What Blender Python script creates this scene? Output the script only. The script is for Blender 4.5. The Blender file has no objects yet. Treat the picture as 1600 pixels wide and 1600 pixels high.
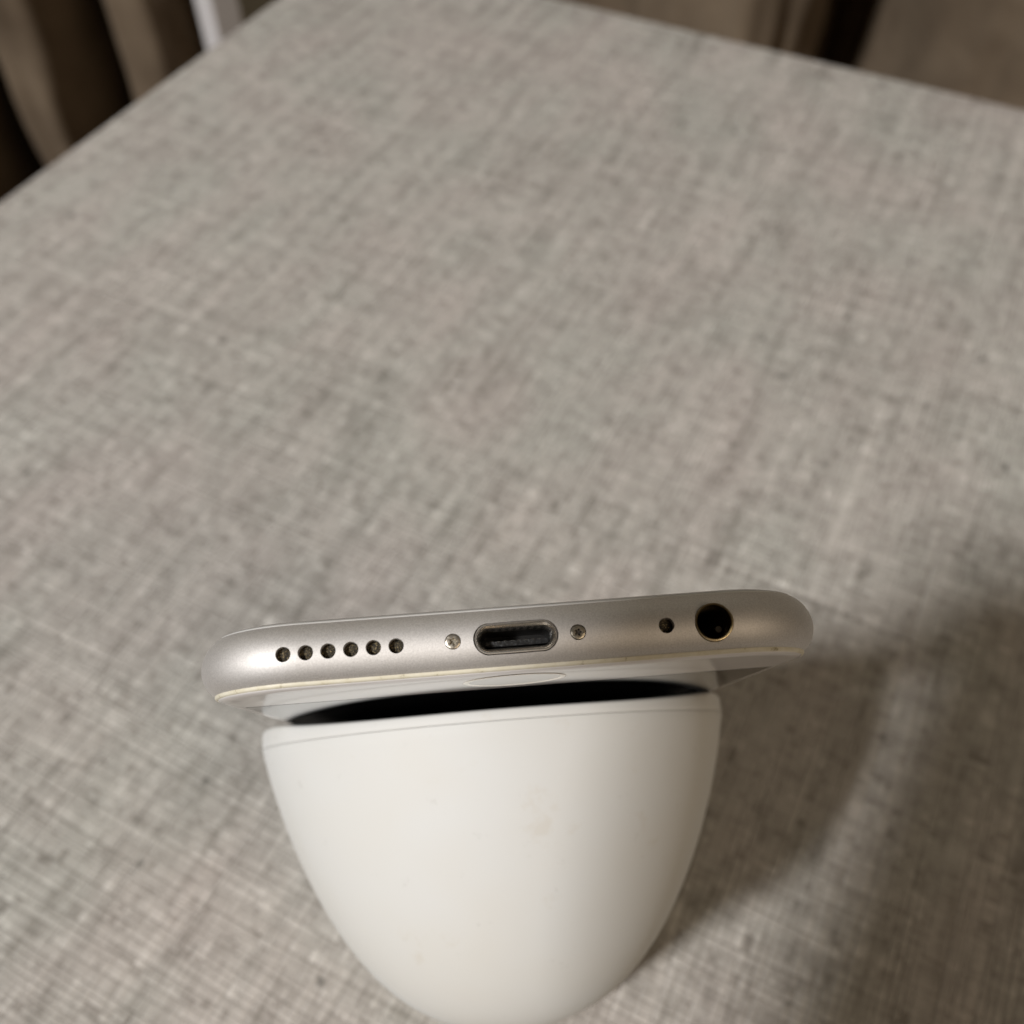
import bpy, bmesh, math, random
from mathutils import Matrix, Vector, noise

random.seed(7)
scene = bpy.context.scene
col = scene.collection
H = 0.215                       # camera height above the cloth (metres)
PITCH = math.radians(52.4)      # camera looks this far below the horizon

# ------------------------------------------------------------------ camera
cam_d = bpy.data.cameras.new('camera')
cam = bpy.data.objects.new('camera', cam_d)
col.objects.link(cam)
cam.location = (0, 0, H)
cam.rotation_euler = (math.pi / 2 - PITCH, 0, 0)
cam_d.sensor_width = 36
cam_d.lens = 36 * 1541 / 1600
cam_d.clip_start = 0.005
cam_d.clip_end = 50
cam_d.dof.use_dof = True
cam_d.dof.focus_distance = 0.104
cam_d.dof.aperture_fstop = 21.0
scene.camera = cam

# ------------------------------------------------------------------ world and lamps
world = bpy.data.worlds.new('World')
scene.world = world
world.use_nodes = True
bg = world.node_tree.nodes['Background']
bg.inputs['Color'].default_value = (1.0, 0.82, 0.62, 1)
bg.inputs['Strength'].default_value = 0.025


def lamp(name, loc, target, size, power, color):
    d = bpy.data.lights.new(name, 'AREA')
    d.shape = 'DISK'
    d.size = size
    d.energy = power
    d.color = color
    o = bpy.data.objects.new(name, d)
    col.objects.link(o)
    o.location = loc
    o.rotation_euler = (Vector(target) - Vector(loc)).to_track_quat('-Z', 'Y').to_euler()
    return o


lamp('key_lamp', (-1.80, -1.40, 2.62), (0.05, 0.25, 0), 0.40, 133, (1.0, 0.99, 0.985))
lamp('warm_lamp', (0.95, -1.0, 1.30), (0, 0.1, 0.05), 0.9, 8.0, (1.0, 0.81, 0.60))

scene.view_settings.view_transform = 'Standard'
scene.view_settings.look = 'None'
scene.view_settings.gamma = 1
scene.view_settings.exposure = 0
scene.cycles.adaptive_threshold = 0.02
scene.cycles.max_bounces = 5
scene.cycles.diffuse_bounces = 2
scene.cycles.glossy_bounces = 4
scene.cycles.transmission_bounces = 2
scene.cycles.caustics_reflective = False
scene.cycles.caustics_refractive = False


# ------------------------------------------------------------------ node helpers
class NT:
    def __init__(self, name):
        self.mat = bpy.data.materials.new(name)
        self.mat.use_nodes = True
        self.t = self.mat.node_tree
        self.b = self.t.nodes['Principled BSDF']

    def n(self, kind, **kw):
        x = self.t.nodes.new(kind)
        for k, v in kw.items():
            setattr(x, k, v)
        return x

    def link(self, a, b):
        self.t.links.new(a, b)

    def setv(self, sock, v):
        if hasattr(v, 'is_output') or isinstance(v, bpy.types.NodeSocket):
            self.link(v, sock)
        else:
            sock.default_value = v

    def m(self, op, a, b=None, c=None, clamp=False):
        x = self.n('ShaderNodeMath', operation=op, use_clamp=clamp)
        self.setv(x.inputs[0], a)
        if b is not None:
            self.setv(x.inputs[1], b)
        if c is not None:
            self.setv(x.inputs[2], c)
        return x.outputs[0]

    def xyz(self, x, y, z):
        c = self.n('ShaderNodeCombineXYZ')
        self.setv(c.inputs[0], x)
        self.setv(c.inputs[1], y)
        self.setv(c.inputs[2], z)
        return c.outputs[0]

    def noise(self, vec, scale=1.0, detail=2.0, rough=0.5):
        x = self.n('ShaderNodeTexNoise')
        self.setv(x.inputs['Vector'], vec)
        x.inputs['Scale'].default_value = scale
        x.inputs['Detail'].default_value = detail
        x.inputs['Roughness'].default_value = rough
        return x.outputs['Fac']

    def ramp(self, fac, stops):
        x = self.n('ShaderNodeValToRGB')
        el = x.color_ramp.elements
        while len(el) < len(stops):
            el.new(0.5)
        for e, (p, c) in zip(el, stops):
            e.position = p
            e.color = (*c, 1) if len(c) == 3 else c
        self.setv(x.inputs[0], fac)
        return x.outputs[0]

    def mix(self, fac, a, b, blend='MIX'):
        x = self.n('ShaderNodeMix', data_type='RGBA', blend_type=blend)
        self.setv(x.inputs[0], fac)
        for s, v in ((x.inputs[6], a), (x.inputs[7], b)):
            if isinstance(v, tuple):
                s.default_value = (*v, 1) if len(v) == 3 else v
            else:
                self.link(v, s)
        return x.outputs[2]

    def smooth(self, v, lo, hi, a=0.0, b=1.0):
        x = self.n('ShaderNodeMapRange', interpolation_type='SMOOTHSTEP')
        self.setv(x.inputs[0], v)
        for i, k in enumerate((lo, hi, a, b)):
            x.inputs[i + 1].default_value = k
        return x.outputs[0]

    def obj(self):
        return self.n('ShaderNodeTexCoord').outputs['Object']

    def bump(self, h, strength, dist):
        x = self.n('ShaderNodeBump')
        x.inputs['Strength'].default_value = strength
        x.inputs['Distance'].default_value = dist
        self.link(h, x.inputs['Height'])
        self.link(x.outputs[0], self.b.inputs['Normal'])

    def base(self, color=None, rough=0.5, metal=0.0, spec=0.5):
        if color is not None:
            self.setv(self.b.inputs['Base Color'], (*color, 1) if isinstance(color, tuple) else color)
        self.setv(self.b.inputs['Roughness'], rough)
        self.b.inputs['Metallic'].default_value = metal
        self.b.inputs['Specular IOR Level'].default_value = spec
        return self


M = {}


def mat_linen():
    """Coarse plain-weave linen: every yarn has its own shade and thickness, with slubs along it."""
    k = NT('linen_weave')
    p = k.obj()
    s = k.n('ShaderNodeSeparateXYZ')
    k.link(p, s.inputs[0])
    x, y = s.outputs[0], s.outputs[1]
    # uneven spacing of the yarns
    un = k.noise(k.xyz(k.m('MULTIPLY', x, 210.0), k.m('MULTIPLY', y, 6.0), 0.5), 1.0, 0)
    vn = k.noise(k.xyz(k.m('MULTIPLY', x, 6.0), k.m('MULTIPLY', y, 210.0), 9.5), 1.0, 0)
    u = k.m('MULTIPLY_ADD', x, 600.0, k.m('MULTIPLY', un, 3.2))
    v = k.m('MULTIPLY_ADD', y, 570.0, k.m('MULTIPLY', vn, 3.2))
    iu, iv = k.m('FLOOR', u), k.m('FLOOR', v)
    fu, fv = k.m('FRACT', u), k.m('FRACT', v)

    def prof(f):
        a = k.m('MULTIPLY_ADD', f, 2.0, -1.0)
        return k.m('SUBTRACT', 1.0, k.m('MULTIPLY', a, a))
    pu = prof(fu)
    av = k.m('MULTIPLY_ADD', fv, 2.0, -1.0)
    av2 = k.m('MULTIPLY', av, av)
    pv = k.m('SUBTRACT', 1.0, k.m('MULTIPLY', av2, av2))       # flatter weft yarns
    chk = k.m('MODULO', k.m('ADD', k.m('ADD', iu, iv), 20000.0), 2.0)
    hw = k.m('MULTIPLY', pu, k.m('MULTIPLY_ADD', pv, 0.6, 0.4))
    hf = k.m('MULTIPLY', pv, k.m('MULTIPLY_ADD', pu, 0.6, 0.4))
    # yarn thickness and shade vary along each yarn (slubs)
    slw = k.noise(k.xyz(k.m('MULTIPLY', iu, 5.31), k.m('MULTIPLY', y, 180.0), 0.0), 1.0, 1, 0.6)
    slf = k.noise(k.xyz(k.m('MULTIPLY', x, 180.0), k.m('MULTIPLY', iv, 5.77), 7.0), 1.0, 1, 0.6)
    inv = k.m('SUBTRACT', 1.0, chk)
    sl = k.m('ADD', k.m('MULTIPLY', chk, slw), k.m('MULTIPLY', inv, slf))
    h0 = k.m('ADD', k.m('MULTIPLY', chk, hw), k.m('MULTIPLY', inv, hf))
    h = k.m('MULTIPLY', h0, k.m('MULTIPLY_ADD', sl, 1.4, 0.25))
    # mean of the crossing yarns, so that both directions read as threads
    both = k.m('ADD', k.m('MULTIPLY', sl, 0.6), k.m('MULTIPLY', k.m('ADD', slw, slf), 0.2))
    c = k.ramp(both, [(0.28, (0.235, 0.216, 0.196)), (0.42, (0.382, 0.359, 0.333)), (0.56, (0.430, 0.407, 0.379)),
                      (0.73, (0.56, 0.535, 0.502))])
    # yarns dyed in lots: broad pinkish and greenish lengths
    hue = k.noise(k.xyz(k.m('MULTIPLY', x, 24.0), k.m('MULTIPLY', y, 15.0), 2.0), 1.0, 2, 0.6)
    c = k.mix(1.0, c, k.ramp(hue, [(0.34, (0.982, 1.0, 0.972)), (0.66, (1.022, 0.985, 0.968))]), 'MULTIPLY')
    # broader lengths of lighter and darker yarn along both directions
    st1 = k.noise(k.xyz(k.m('MULTIPLY', x, 200.0), k.m('MULTIPLY', y, 20.0), 4.0), 1.0, 3, 0.7)
    st2 = k.noise(k.xyz(k.m('MULTIPLY', x, 26.0), k.m('MULTIPLY', y, 200.0), 8.0), 1.0, 3, 0.7)
    st = k.m('ADD', k.m('MULTIPLY', st1, 0.6), k.m('MULTIPLY', st2, 0.4))
    c = k.mix(1.0, c, k.ramp(st, [(0.36, (0.68, 0.675, 0.66)), (0.48, (0.97, 0.97, 0.97)), (0.64, (1.17, 1.17, 1.17))]), 'MULTIPLY')
    # sparse dark flecks spun into the yarn
    fl = k.noise(k.xyz(k.m('MULTIPLY', x, 190.0), k.m('MULTIPLY', y, 140.0), 1.0), 1.0, 1)
    c = k.mix(k.smooth(fl, 0.715, 0.80, 0.0, 0.7), c, (0.10, 0.095, 0.085))
    # crevice shade in the open meshes put into the colour, over a darker backing
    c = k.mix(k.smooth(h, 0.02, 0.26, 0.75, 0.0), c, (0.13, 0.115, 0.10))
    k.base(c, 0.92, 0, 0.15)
    k.bump(h, 0.5, 0.0008)
    return k.mat


def mat_aluminium():
    k = NT('bead_blasted_aluminium')
    p = k.obj()
    sp = k.noise(p, 6500, 1, 0.6)
    broad = k.noise(p, 260, 3)
    c = k.ramp(sp, [(0.3, (0.65, 0.625, 0.60)), (0.7, (0.765, 0.74, 0.715))])
    k.base(c, k.m('MULTIPLY_ADD', broad, 0.06, 0.64), 1.0)
    k.bump(sp, 0.06, 0.00008)
    return k.mat


def simple(name, color, rough, metal=0.0, spec=0.5, bump=None):
    k = NT(name).base(color, rough, metal, spec)
    if bump:
        k.bump(k.noise(k.obj(), bump[0], 3), bump[1], bump[2])
    return k.mat


def mat_stand():
    k = NT('aged_white_plastic')
    p = k.obj()
    yel = k.noise(p, 28, 3, 0.55)
    c = k.ramp(yel, [(0.35, (0.650, 0.650, 0.632)), (0.65, (0.635, 0.620, 0.580))])
    sm = k.noise(p, 150, 4, 0.6)
    c = k.mix(k.smooth(sm, 0.62, 0.74, 0.0, 0.22), c, (0.52, 0.45, 0.35))
    gr = k.noise(p, 330, 4, 0.7)
    c = k.mix(k.smooth(gr, 0.64, 0.74, 0.0, 0.22), c, (0.42, 0.40, 0.37))
    k.base(c, k.m('MULTIPLY_ADD', yel, 0.15, 0.55), 0, 0.3)
    k.bump(k.noise(p, 1500, 2), 0.05, 0.0001)
    return k.mat


def mat_gasket():
    k = NT('yellowed_gasket')
    g = k.noise(k.obj(), 700, 4, 0.65)
    c = k.ramp(g, [(0.30, (0.36, 0.31, 0.20)), (0.38, (0.66, 0.61, 0.47)), (0.7, (0.74, 0.70, 0.58))])
    k.base(c, 0.5)
    return k.mat


def mat_debris():
    k = NT('lint_clogged_mesh')
    p = k.obj()
    g = k.noise(p, 5200, 3, 0.7)
    c = k.ramp(g, [(0.42, (0.012, 0.010, 0.007)), (0.56, (0.08, 0.06, 0.03)), (0.70, (0.50, 0.40, 0.22))])
    k.base(c, 0.7)
    k.bump(g, 0.8, 0.0003)
    return k.mat


def mat_curtain():
    k = NT('taupe_curtain')
    p = k.obj()
    g = k.noise(p, 14, 4, 0.6)
    c = k.ramp(g, [(0.3, (0.115, 0.083, 0.055)), (0.7, (0.195, 0.147, 0.10))])
    k.base(c, 0.9, 0, 0.2)
    k.bump(k.noise(p, 900, 2), 0.3, 0.0005)
    return k.mat


def mat_floor():
    k = NT('dark_wood_floor')
    p = k.obj()
    mp = k.n('ShaderNodeMapping')
    mp.inputs['Scale'].default_value = (3, 40, 3)
    k.link(p, mp.inputs[0])
    g = k.noise(mp.outputs[0], 1.0, 4)
    k.base(k.ramp(g, [(0.3, (0.035, 0.022, 0.012)), (0.7, (0.075, 0.048, 0.028))]), 0.45)
    return k.mat


M['linen'] = mat_linen()
M['alu'] = mat_aluminium()
M['stand'] = mat_stand()
M['gasket'] = mat_gasket()
M['debris'] = mat_debris()
M['curtain'] = mat_curtain()
M['floor'] = mat_floor()
M['bezel'] = simple('white_cover_glass', (0.80, 0.775, 0.77), 0.03, 0, 0.5)
M['display'] = simple('black_display_glass', (0.006, 0.006, 0.007), 0.02, 0, 0.5)
M['button'] = simple('white_button', (0.80, 0.79, 0.775), 0.08)
M['steel'] = simple('polished_steel', (0.93, 0.89, 0.83), 0.27, 1.0)
M['dull_steel'] = simple('dull_screw_steel', (0.50, 0.45, 0.36), 0.34, 1.0, bump=(3000, 0.3, 0.0001))
M['brass'] = simple('tarnished_gold_ring', (0.62, 0.50, 0.30), 0.28, 1.0)
M['cavity'] = simple('black_cavity_plastic', (0.012, 0.011, 0.010), 0.35)
M['socket'] = simple('dark_socket_wall', (0.11, 0.085, 0.045), 0.3)
M['tongue'] = simple('port_tongue', (0.015, 0.015, 0.015), 0.45, 0, 0.3, bump=(2500, 0.8, 0.0002))
M['contact'] = simple('contact_metal', (0.55, 0.52, 0.46), 0.3, 1.0)
M['groove'] = simple('screw_recess', (0.05, 0.04, 0.03), 0.6)
M['screw'] = simple('worn_screw_steel', (0.78, 0.70, 0.58), 0.30, 1.0, bump=(2500, 0.25, 0.0001))
M['face'] = simple('black_face_panel', (0.006, 0.006, 0.007), 0.6, 0, 0.15)
M['antenna'] = simple('antenna_band_plastic', (0.62, 0.61, 0.59), 0.45)
M['white_paint'] = simple('white_painted_metal', (0.72, 0.69, 0.68), 0.4)
M['wall'] = simple('grey_plaster', (0.52, 0.50, 0.42), 0.9, bump=(60, 0.2, 0.002))
M['dark_slab'] = simple('dark_phone_case', (0.03, 0.03, 0.032), 0.5)
M['base_fabric'] = simple('ottoman_side_fabric', (0.33, 0.31, 0.28), 0.95, bump=(700, 0.4, 0.0006))


# ------------------------------------------------------------------ object helpers
def link(name, me, parent=None, mat=None):
    o = bpy.data.objects.new(name, me)
    col.objects.link(o)
    if parent is not None:
        o.parent = parent
    if mat is not None:
        me.materials.clear()
        me.materials.append(M[mat])
    return o


def tag(o, label, cat, group=None):
    o['label'] = label
    o['category'] = cat
    if group:
        o['group'] = group
    return o


def empty(name, matrix):
    o = bpy.data.objects.new(name, None)
    o.empty_display_size = 0.01
    col.objects.link(o)
    o.matrix_world = matrix
    return o


def mesh(name, verts, faces, scale=0.001, smooth=35.0):
    me = bpy.data.meshes.new(name)
    me.from_pydata([(v[0] * scale, v[1] * scale, v[2] * scale) for v in verts], [], faces)
    bm = bmesh.new()
    bm.from_mesh(me)
    bmesh.ops.recalc_face_normals(bm, faces=bm.faces)
    bm.to_mesh(me)
    bm.free()
    shade(me, smooth)
    return me


def shade(me, smooth):
    if smooth:
        me.polygons.foreach_set('use_smooth', [True] * len(me.polygons))
        me.set_sharp_from_angle(angle=math.radians(smooth))
    me.update()


def loft(rings, cap0=True, cap1=True):
    """closed rings of equal length -> verts, faces"""
    n = len(rings[0])
    v = [p for r in rings for p in r]
    f = []
    for i in range(len(rings) - 1):
        for j in range(n):
            k = (j + 1) % n
            f.append((i * n + j, i * n + k, (i + 1) * n + k, (i + 1) * n + j))
    if cap0:
        f.append(tuple(range(n - 1, -1, -1)))
    if cap1:
        b = (len(rings) - 1) * n
        f.append(tuple(range(b, b + n)))
    return v, f


# ------------------------------------------------------------------ setting: floor, wall
def box_verts(x0, x1, y0, y1, z0, z1):
    v = [(x, y, z) for z in (z0, z1) for y in (y0, y1) for x in (x0, x1)]
    f = [(0, 2, 3, 1), (4, 5, 7, 6), (0, 1, 5, 4), (2, 6, 7, 3), (0, 4, 6, 2), (1, 3, 7, 5)]
    return v, f


o = link('floor', mesh('floor', *box_verts(-2.2, 2.2, -2.0, 1.62, -0.47, -0.45), scale=1, smooth=0), None, 'floor')
o['kind'] = 'structure'
o = link('wall', mesh('wall', *box_verts(-2.2, 2.2, 1.12, 1.2, -0.4499, 1.2), scale=1, smooth=0), None, 'wall')
o['kind'] = 'structure'

# ------------------------------------------------------------------ upholstered seat
ANG = math.radians(63.2)                     # direction of its left edge seen from above
dy = Vector((math.cos(ANG), math.sin(ANG), 0))
dx = Vector((dy.y, -dy.x, 0))
pl, pr = Vector((-0.1526, 0.3878, 0)), Vector((0.125, 0.418, 0))
corner = dx * pl.dot(dx) + dy * pr.dot(dy)   # far corner, where the two visible edges meet
SIZE = 0.60
seat_c = corner + dx * SIZE / 2 - dy * SIZE / 2
seat = empty('upholstered_seat', Matrix.Translation((seat_c.x, seat_c.y, -0.4499)) @ Matrix.Rotation(ANG - math.pi / 2, 4, 'Z'))
tag(seat, 'square upholstered seat covered in coarse grey-beige woven linen', 'seat')


def round_square(half, r, z, n=14, m=24):
    pts = []
    for cx, cy, a0 in ((1, 1, 0), (-1, 1, 90), (-1, -1, 180), (1, -1, 270)):
        for i in range(n + 1):
            a = math.radians(a0 + 90 * i / n)
            pts.append((cx * (half - r) + r * math.cos(a), cy * (half - r) + r * math.sin(a), z))
    return pts


hs = SIZE / 2
zt = 0.4499
rings = []
FR = 0.010
for i in range(9):
    a = i / 8 * math.pi / 2
    rings.append(round_square(hs - FR + FR * math.cos(a), 0.05, zt - FR + FR * math.sin(a)))
rings = [round_square(hs - 0.004, 0.05, zt - 0.075), round_square(hs, 0.05, zt - 0.065)] + rings
v, f = loft(rings)
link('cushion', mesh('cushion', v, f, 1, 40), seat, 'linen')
v, f = loft([round_square(hs - 0.012, 0.045, 0.04), round_square(hs - 0.012, 0.045, zt - 0.0755)])
link('base', mesh('base', v, f, 1, 40), seat, 'base_fabric')
for sx in (-1, 1):
    for sy in (-1, 1):
        v, f = box_verts(sx * (hs - 0.05) - 0.02, sx * (hs - 0.05) + 0.02, sy * (hs - 0.05) - 0.02, sy * (hs - 0.05) + 0.02, 0.0, 0.0399)
        link('foot', mesh('foot', v, f, 1, 0), seat, 'dark_slab')

# ------------------------------------------------------------------ phone
Rw = Vector((0.996196, 0.086649, 0.0)).normalized()
U = Vector((-0.0295, 0.3805, -0.924421))
U = (U - Rw * U.dot(Rw)).normalized()
Zl = Rw.cross(U)                              # points out of the phone's back
P0 = Vector((0.000582, 0.046864, H - 0.086479))
PM = Matrix(((Rw.x, U.x, Zl.x, P0.x), (Rw.y, U.y, Zl.y, P0.y), (Rw.z, U.z, Zl.z, P0.z), (0, 0, 0, 1)))
phone = empty('smartphone', PM)
tag(phone, 'silver smartphone with white front leaning on the white stand, charging port edge up', 'smartphone')
W2, LEN, CR = 33.55, 138.3, 11.9


def outline(off, z, nb=112, nc=18, ns=10):
    """rounded-rectangle ring, inset by off; same point count for every inset"""
    r = CR - off
    pts = []

    def arc(cx, cy, a0):
        for i in range(nc):
            a = math.radians(a0 + 90 * i / nc)
            pts.append((cx + r * math.cos(a), cy + r * math.sin(a), z))
    xa, y0, y1 = W2 - CR, CR, LEN - CR
    arc(-xa, y0, 180)
    for i in range(nb):
        pts.append((-xa + 2 * xa * i / nb, off, z))
    arc(xa, y0, 270)
    for i in range(ns):
        pts.append((W2 - off, y0 + (y1 - y0) * i / ns, z))
    arc(xa, y1, 0)
    for i in range(ns):
        pts.append((xa - 2 * xa * i / ns, LEN - off, z))
    arc(-xa, y1, 90)
    for i in range(ns):
        pts.append((-W2 + off, y1 - (y1 - y0) * i / ns, z))
    return pts


prof = []
ZM = 3.35
for i in range(9):                            # towards the glass
    a = math.radians(54 * (1 - i / 8))
    prof.append((3.3 * (1 - math.cos(a)), ZM - 3.3 * math.sin(a)))
for i in range(1, 15):                        # towards the back
    a = math.radians(90 * i / 14)
    prof.append((3.9 * (1 - math.cos(a) ** 0.95), ZM + 3.75 * math.sin(a)))
z_front, off_front = prof[0][1], prof[0][0]
v, f = loft([outline(a, z) for a, z in prof])
me = mesh('chassis', v, f, 1, 0)
chassis = link('chassis', me, phone, 'alu')

# the openings in the bottom edge, cut as real holes
HOLES_S = [-22.91, -20.70, -18.49, -16.26, -14.04, -11.80]
ZH = 3.37


def tube_ring(cx, cz, rx, rz, y, n=40):
    """rounded slot or circle in the XZ plane"""
    pts = []
    e = rx - rz
    for i in range(n):
        a = 2 * math.pi * i / n
        c, s = math.cos(a), math.sin(a)
        pts.append((cx + rz * c + (e if c > 1e-6 else -e if c < -1e-6 else 0), y, cz + rz * s))
    return pts


def cutter(cx, rx, rz, depth, n=40):
    v, f = loft([tube_ring(cx, ZH, rx, rz, -3, n), tube_ring(cx, ZH, rx, rz, depth, n)])
    return v, f


cv, cf = [], []
for cx, rx, rz, d in [(x, 0.76, 0.76, 1.6) for x in HOLES_S] + [(-6.19, 0.80, 0.80, 0.9), (6.31, 0.80, 0.80, 0.9),
                      (0.08, 4.26, 1.62, 7.0), (15.23, 0.79, 0.79, 1.6), (20.09, 1.98, 1.98, 12.0)]:
    v, f = cutter(cx, rx, rz, d)
    b = len(cv)
    cv += v
    cf += [tuple(i + b for i in q) for q in f]
cut_me = mesh('cutters', cv, cf, 1, 0)
cut = bpy.data.objects.new('cutters', cut_me)
col.objects.link(cut)
tmp = bpy.data.objects.new('tmp', me)
col.objects.link(tmp)
md = tmp.modifiers.new('b', 'BOOLEAN')
md.operation = 'DIFFERENCE'
md.solver = 'EXACT'
md.object = cut
bpy.context.view_layer.update()
dg = bpy.context.evaluated_depsgraph_get()
res = bpy.data.meshes.new_from_object(tmp.evaluated_get(dg), depsgraph=dg)
bpy.data.objects.remove(tmp)
bpy.data.objects.remove(cut)
res.name = 'chassis'
res.transform(Matrix.Scale(0.001, 4))
chassis.data = res
res.materials.clear()
res.materials.append(M['alu'])
shade(res, 32)

# gasket line, cover glass, display
g0 = off_front + 0.02
v, f = loft([outline(g0 + 0.9, z_front + 0.05), outline(g0, z_front + 0.04), outline(g0 - 0.02, z_front - 0.20), outline(g0 + 0.10, z_front - 0.36),
             outline(g0 + 0.32, z_front - 0.42), outline(g0 + 0.9, z_front - 0.40)], False, False)
link('gasket', mesh('gasket', v, f, 0.001, 60), phone, 'gasket')
zz = z_front - 0.36
gl = [(g0 + 0.30, zz + 0.2)] + [(g0 + 0.30 + 1.5 * (1 - math.cos(t)), zz * (1 - math.sin(t))) for t in [math.radians(10 + 80 * i / 9) for i in range(10)]]
v, f = loft([outline(a, z) for a, z in gl], False, True)
link('cover_glass', mesh('cover_glass', v, f, 0.001, 60), phone, 'bezel')
DW, D0, D1 = 30.4, 17.2, 121.2
v = [(-DW, D0, -0.02), (DW, D0, -0.02), (DW, D1, -0.02), (-DW, D1, -0.02), (-DW, D0, 0.0), (DW, D0, 0.0), (DW, D1, 0.0), (-DW, D1, 0.0)]
f = [(0, 1, 2, 3), (0, 4, 5, 1), (1, 5, 6, 2), (2, 6, 7, 3), (3, 7, 4, 0)]
link('display', mesh('display', v, f, 0.001, 0), phone, 'display')
v, f = box_verts(-4.5, 4.5, LEN - 9.3, LEN - 8.3, -0.02, 0.0)
link('earpiece', mesh('earpiece', v, f, 0.001, 0), phone, 'cavity')


def disc_rings(cx, cy, spec, n=64):
    return [[(cx + r * math.cos(2 * math.pi * i / n), cy + r * math.sin(2 * math.pi * i / n), z) for i in range(n)] for r, z in spec]


hb = link('home_button', mesh('home_button', *loft(disc_rings(0, 8.8, [(4.98, -0.015), (4.6, -0.012), (2.5, -0.008), (0.4, -0.005)]), False, True), 0.001, 60), phone, 'button')
link('button_ring', mesh('button_ring', *loft(disc_rings(0, 8.8, [(5.54, 0.0), (5.51, -0.05), (5.36, -0.09), (5.12, -0.07), (4.96, -0.03), (4.92, -0.006)]), False, False), 0.001, 60), hb, 'steel')

# antenna band running along the rounded back edge
def band_ring(t0):
    a = math.radians(t0)
    return 3.9 * (1 - math.cos(a) ** 0.95), ZM + 3.75 * math.sin(a)


def open_strip(rings_idx):
    lo, hi = 6, 18 + 112 + 12       # from round the left corner to round the right one
    rr = []
    for t0, lift in rings_idx:
        off, z = band_ring(t0)
        rr.append(outline(off - lift, z + lift)[lo:hi])
    n = len(rr[0])
    v = [p for r in rr for p in r]
    f = [(i * n + j, i * n + j + 1, (i + 1) * n + j + 1, (i + 1) * n + j) for i in range(len(rr) - 1) for j in range(n - 1)]
    return v, f


link('antenna_band', mesh('antenna_band', *open_strip([(56, -0.03), (57, 0.02), (62, 0.025), (67, 0.02), (68, -0.03)]), 0.001, 60), phone, 'antenna')

# lint-clogged speaker grilles and microphone
for x in HOLES_S + [15.23]:
    n = 20
    ringd = []
    for r, d in ((0.755, 1.0), (0.55, 0.85), (0.3, 0.78)):
        ringd.append([(x + r * math.cos(2 * math.pi * i / n), d + random.uniform(-0.10, 0.10), ZH + r * math.sin(2 * math.pi * i / n)) for i in range(n)])
    v, f = loft(ringd, False, True)
    link('speaker_grille' if x < 0 else 'microphone_grille', mesh('grille', v, f, 0.001, 60), phone, 'debris')

# screws: dished head with a five-lobed recess
for sx, mt in ((-6.19, 'screw'), (6.31, 'dull_steel')):
    n = 60
    head = []
    for r, d in ((0.74, 0.5), (0.735, 0.10), (0.70, 0.03), (0.60, 0.0)):
        head.append([(sx + r * math.cos(2 * math.pi * i / n), d, ZH + r * math.sin(2 * math.pi * i / n)) for i in range(n)])

    def star(r, dpt, k=1.0):
        return [(sx + k * r * (0.30 + 0.085 * math.cos(5 * 2 * math.pi * i / n)) / 0.385 * math.cos(2 * math.pi * i / n), dpt,
                 ZH + k * r * (0.30 + 0.085 * math.cos(5 * 2 * math.pi * i / n)) / 0.385 * math.sin(2 * math.pi * i / n)) for i in range(n)]
    head.append(star(0.40, 0.02))
    head.append(star(0.37, 0.06))
    v, f = loft(head, False, False)
    so = link('screw', mesh('screw', v, f, 0.001, 40), phone, mt)
    v, f = loft([star(0.37, 0.06), star(0.35, 0.30)], False, True)
    link('screw_recess', mesh('screw_recess', v, f, 0.001, 40), so, 'groove' if mt != 'screw' else 'dull_steel')

# charging port
PX = 0.08
v, f = loft([tube_ring(PX, ZH, a, b, y, 48) for a, b, y in ((4.15, 1.51, 0.9), (4.15, 1.51, 0.16), (4.08, 1.44, 0.06), (3.96, 1.32, 0.06), (3.72, 1.08, 0.35), (3.60, 0.96, 0.9), (3.58, 0.94, 6.5))], False, False)
pt = link('port_collar', mesh('port_collar', v, f, 0.001, 40), phone, 'steel')
v, f = loft([tube_ring(PX, ZH, 3.57, 0.93, y, 48) for y in (2.2, 6.4)], False, True)
link('port_cavity', mesh('port_cavity', v, f, 0.001, 40), pt, 'cavity')
v, f = loft([tube_ring(PX + 0.15, ZH - 0.32, 3.2, 0.26, y, 48) for y in (2.2, 6.3)], True, True)
link('port_tongue', mesh('port_tongue', v, f, 0.001, 40), pt, 'tongue')
for i in range(8):
    x = PX - 2.4 + i * 0.7
    v, f = box_verts(x - 0.16, x + 0.16, 2.4, 5.0, ZH - 0.07, ZH - 0.01)
    link('port_contact', mesh('port_contact', v, f, 0.001, 0), pt, 'contact')

# headphone socket
JX = 20.09
v, f = loft([tube_ring(JX, ZH, r, r, y, 56) for r, y in ((1.93, 0.9), (1.93, 0.03), (1.90, -0.05), (1.83, -0.06), (1.72, 0.05), (1.70, 0.5), (1.70, 1.4))], False, False)
jk = link('headphone_socket_ring', mesh('headphone_socket_ring', v, f, 0.001, 40), phone, 'brass')
v, f = loft([tube_ring(JX, ZH, r, r, y, 56) for r, y in ((1.695, 1.3), (1.68, 2.0), (1.66, 11.8))], False, True)
link('socket_cavity', mesh('socket_cavity', v, f, 0.001, 40), jk, 'socket')
v, f = loft([tube_ring(JX + 1.1, ZH - 0.4, 0.34, 0.34, y, 16) for y in (3.0, 3.3, 5.6)], True, True)
link('spring_contact', mesh('spring_contact', v, f, 0.001, 40), jk, 'contact')

# ------------------------------------------------------------------ white stand
SR, SRB, SU, SW, SL = 36.5, 96.0, 66.4, -1.55, 45.8
PART = 2.95
base_loc = Vector((0.0, 0.07, 0.0))


def to_world(w, u, n):
    return PM @ Vector((w * 0.001, u * 0.001, -n * 0.001)) - base_loc


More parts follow.
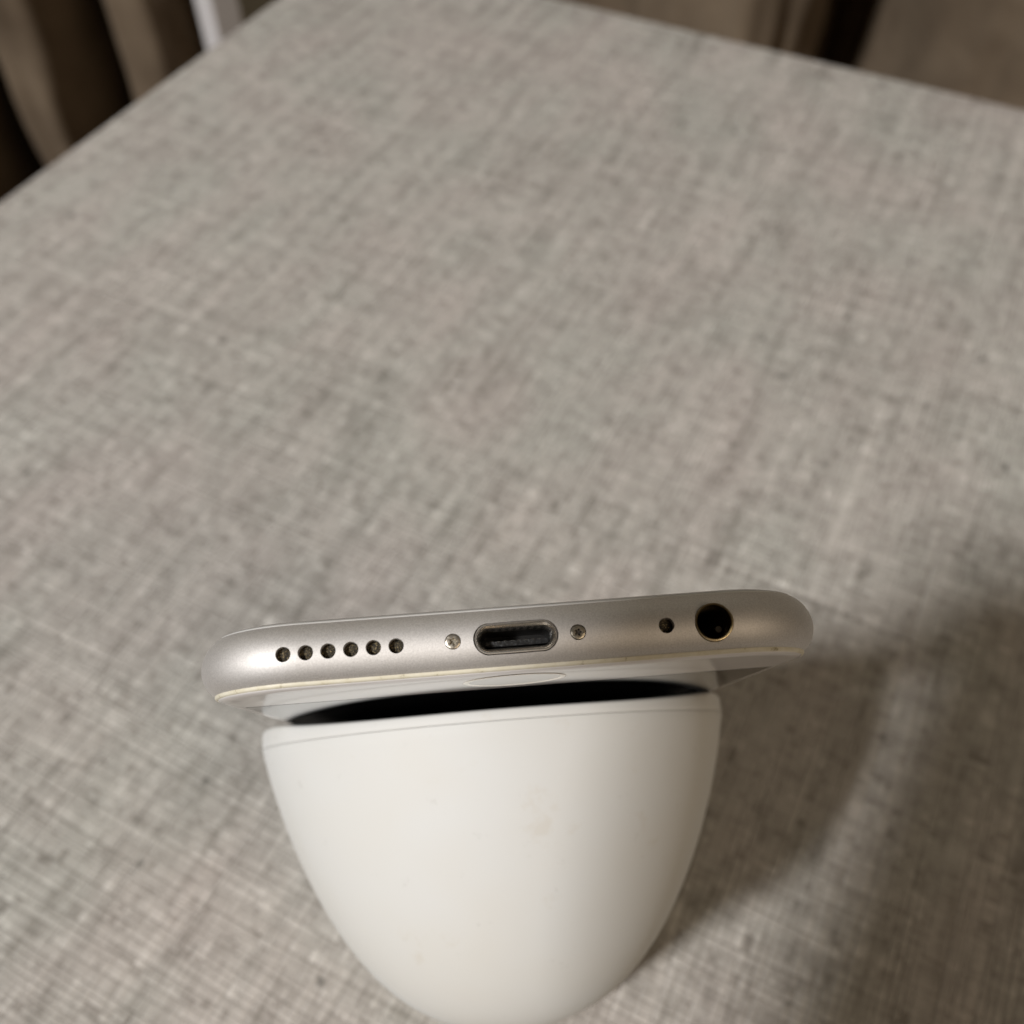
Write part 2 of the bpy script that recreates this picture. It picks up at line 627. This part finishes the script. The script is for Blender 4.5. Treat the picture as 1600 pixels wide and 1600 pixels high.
def lip(w, front):
    """how far the stand's lip dips below the phone glass"""
    if not front:
        return 0.05
    k = abs(w - SW) / 32.0
    return 0.05 + 1.35 * max(0.0, 1 - k ** 4)


def sprof(a):
    return max(0.0, 1 - (max(a, 0) / SL) ** 1.283) ** 0.404




def stand_ring(inset, a, scale=1.0, use_lip=True):
    """one closed ring: round towards the camera, a full U towards the cloth it stands on"""
    pts = []
    up, low = 72, 56
    rw = SR * scale - inset
    aa0 = max(a, 0.0)
    k = min(1.0, max(0.0, (aa0 - PART) / 14.0))
    k = k * k * (3 - 2 * k)
    for i in range(up):                       # front half, angle -90..90
        t = -math.pi / 2 + math.pi * i / up
        s, c = math.sin(t), math.cos(t)
        w, u = SW + rw * s, SU - rw * c
        aa = a
        if use_lip:
            aa = a + lip(SW + SR * scale * s, True) * (1 - a / PART)
        pts.append(to_world(w, u, aa))
    aa = a + (lip(0, False) * (1 - a / PART) if use_lip else 0)
    mid = to_world(SW, SU, aa)
    zc = mid.z
    full = Vector((U.x / -U.z * zc, U.y / -U.z * zc, -zc)) * (1 - k) + Vector((0, 0.00016 * aa0, -zc)) * k
    mexp = 5.0
    for i in range(low):                      # from the right side down, across and up the left side
        t = math.pi * (i / low)
        d = math.sin(t)
        lat = (1 - d ** mexp) ** (1 / mexp) * (1 if t < math.pi / 2 else -1)
        if abs(t - math.pi / 2) < 1e-6:
            lat = 0
        fr = 1.3 * d * (1 if inset < 1 else (1 - inset * 0.01))
        pts.append(mid + Rw * (rw * lat * 0.001) + full * fr)
    return pts


def cut_base(me, z=0.0):
    bm = bmesh.new()
    bm.from_mesh(me)
    r = bmesh.ops.bisect_plane(bm, geom=bm.verts[:] + bm.edges[:] + bm.faces[:], plane_co=(0, 0, z), plane_no=(0, 0, 1), clear_inner=True, dist=1e-7)
    ed = [e for e in r['geom_cut'] if isinstance(e, bmesh.types.BMEdge)]
    try:
        bmesh.ops.holes_fill(bm, edges=ed)
    except Exception:
        pass
    bm.to_mesh(me)
    bm.free()
    return me


stand = empty('stand', Matrix.Translation(base_loc))
tag(stand, 'matte white rounded stand with a black face propping up the phone', 'stand')
rr = [(1.5, 0.35), (1.45, 0.06), (1.25, 0.0), (0.75, 0.03), (0.36, 0.16), (0.12, 0.42), (0.02, 0.85), (0.0, 1.9), (0.0, PART - 0.16), (0.04, PART - 0.07), (0.13, PART - 0.035), (0.5, PART - 0.025)]
rings = [stand_ring(i, a) for i, a in rr]
v, f = loft(rings, False, False)
link('rim', cut_base(mesh('rim', v, f, 1, 50), 0.0), stand, 'stand')
ss = [(0.5, PART), (0.13, PART + 0.01), (0.04, PART + 0.05), (0.0, PART + 0.16)]
rings = [stand_ring(i, a, sprof(a) / sprof(PART), False) for i, a in ss]
K = 1 / sprof(PART)
for i in range(1, 46):
    a = PART + 0.16 + (SL - PART - 0.16) * math.sin(i / 45 * math.pi / 2)
    s = sprof(a) * K
    rings.append(stand_ring(0, a, max(s, 0.004), False))
v, f = loft(rings, False, True)
link('shell', cut_base(mesh('shell', v, f, 1, 50), 0.0), stand, 'stand')
v, f = loft([stand_ring(1.46, 0.34), stand_ring(1.52, 0.36), stand_ring(2.4, 1.8), stand_ring(4.0, 2.2)], False, True)
link('face_panel', cut_base(mesh('face_panel', v, f, 1, 40), 0.0), stand, 'face')

# ------------------------------------------------------------------ curtains and post beyond the seat
def curtain(name, label, path, z0=-0.4495, z1=0.55, thick=0.003):
    """a hanging cloth following a plan path of (x, y) points"""
    pts = []
    n = len(path)
    for i in range(n - 1):
        p0, p1 = Vector(path[max(i - 1, 0)]), Vector(path[i])
        p2, p3 = Vector(path[i + 1]), Vector(path[min(i + 2, n - 1)])
        for k in range(10):
            t = k / 10
            pts.append(0.5 * ((2 * p1) + (p2 - p0) * t + (2 * p0 - 5 * p1 + 4 * p2 - p3) * t * t + (3 * p1 - p0 - 3 * p2 + p3) * t ** 3))
    pts.append(Vector(path[-1]))
    nz = 40
    v, f = [], []
    m = len(pts)
    for s in (0, 1):
        for j in range(nz + 1):
            z = z0 + (z1 - z0) * j / nz
            for i, p in enumerate(pts):
                d = (pts[min(i + 1, m - 1)] - pts[max(i - 1, 0)]).normalized()
                nn = Vector((-d.y, d.x))
                w = (0.014 * noise.noise(Vector((i * 0.11, z * 5.0, path[0][0]))) + 0.008 * noise.noise(Vector((i * 0.25, z * 13.0, path[0][0] + 5)))) * (1 - 0.6 * j / nz)
                q = p + nn * (w + s * thick)
                v.append((q.x, q.y, z))
    L1 = (nz + 1) * m
    for j in range(nz):
        for i in range(m - 1):
            a = j * m + i
            f.append((a, a + 1, a + m + 1, a + m))
            f.append((L1 + a, L1 + a + m, L1 + a + m + 1, L1 + a + 1))
    for j in range(nz):
        a = j * m
        f.append((a, a + m, L1 + a + m, L1 + a))
        a = j * m + m - 1
        f.append((a, L1 + a, L1 + a + m, a + m))
    for i in range(m - 1):
        f.append((i, L1 + i, L1 + i + 1, i + 1))
        a = nz * m + i
        f.append((a, a + 1, L1 + a + 1, L1 + a))
    o = link(name, mesh(name, v, f, 1, 60), None, 'curtain')
    tag(o, label, 'curtain', 'curtains beyond the seat')
    return o


curtain('curtain', 'taupe curtain hanging in deep folds left of the white post',
        [(-0.95, 0.95), (-0.75, 0.90), (-0.62, 0.78), (-0.565, 0.73), (-0.525, 0.80), (-0.505, 1.00), (-0.475, 1.03), (-0.460, 0.97), (-0.446, 0.84), (-0.413, 0.80), (-0.378, 0.83), (-0.370, 0.97), (-0.348, 1.01), (-0.334, 0.95),  # far-left fold, out of view, added to shade the recess beside it
         (-0.331, 0.82), (-0.305, 0.785), (-0.272, 0.80), (-0.245, 0.87)])
curtain('curtain', 'brown curtain hanging in broad folds behind the right edge of the seat',
        [(-0.02, 1.05), (0.03, 1.00), (0.09, 0.95), (0.14, 0.87), (0.19, 0.83), (0.235, 0.84), (0.27, 0.88), (0.292, 0.95), (0.318, 1.01), (0.345, 0.96), (0.362, 0.88), (0.395, 0.82), (0.435, 0.785), (0.475, 0.79), (0.515, 0.84), (0.56, 0.87), (0.62, 0.82), (0.78, 0.86)])

post_c = Vector((-0.232, 0.79))
PS = 0.012
corners = []
for a0 in (0, 90, 180, 270):                  # square section set at 45 degrees, arrises eased
    for da in (-3, 3):
        a = math.radians(a0 + da)
        corners.append((post_c.x + PS * 1.40 * math.cos(a), post_c.y + PS * 1.40 * math.sin(a)))
v, f = loft([[(post_c.x + (x - post_c.x) * k, post_c.y + (y - post_c.y) * k, z) for x, y in corners] for k, z in ((1.5, -0.4495), (1.5, -0.43), (1.0, -0.425), (1.0, 0.55))])
tag(link('white_post', mesh('white_post', v, f, 1, 20), None, 'white_paint'), 'slim white square post standing between the left curtain and the seat', 'post')

# ------------------------------------------------------------------ the phone that takes the picture (its shadow falls on the right of the seat)
Rc = cam.rotation_euler.to_matrix()
cm = Matrix.Translation(cam.location) @ Rc.to_4x4()
holder = empty('camera_phone', cm @ Matrix.Translation((0, 0, 0.004)) @ Matrix.Rotation(math.radians(-12), 4, 'Z'))
tag(holder, 'dark phone taking the picture, its shadow on the right of the seat', 'smartphone')
n = 10
rings = []
for inset, z in ((0.003, 0.0), (0.0005, 0.0015), (0.0, 0.004), (0.0005, 0.0065), (0.003, 0.008)):
    pts = []
    for cx, cy, a0 in ((1, 1, 0), (-1, 1, 90), (-1, -1, 180), (1, -1, 270)):
        for i in range(n + 1):
            a = math.radians(a0 + 90 * i / n)
            r = 0.010 - inset
            pts.append((-0.0255 + cx * (0.036 - 0.010) + r * math.cos(a), -0.060 + cy * (0.073 - 0.010) + r * math.sin(a), z))
    rings.append(pts)
v, f = loft(rings)
link('body', mesh('body', v, f, 1, 50), holder, 'dark_slab')
v, f = loft([[(0.006 * math.cos(2 * math.pi * i / 24), 0.006 * math.sin(2 * math.pi * i / 24), z) for i in range(24)] for z in (-0.0015, -0.0001)])
link('lens_ring', mesh('lens_ring', v, f, 1, 40), holder, 'steel')
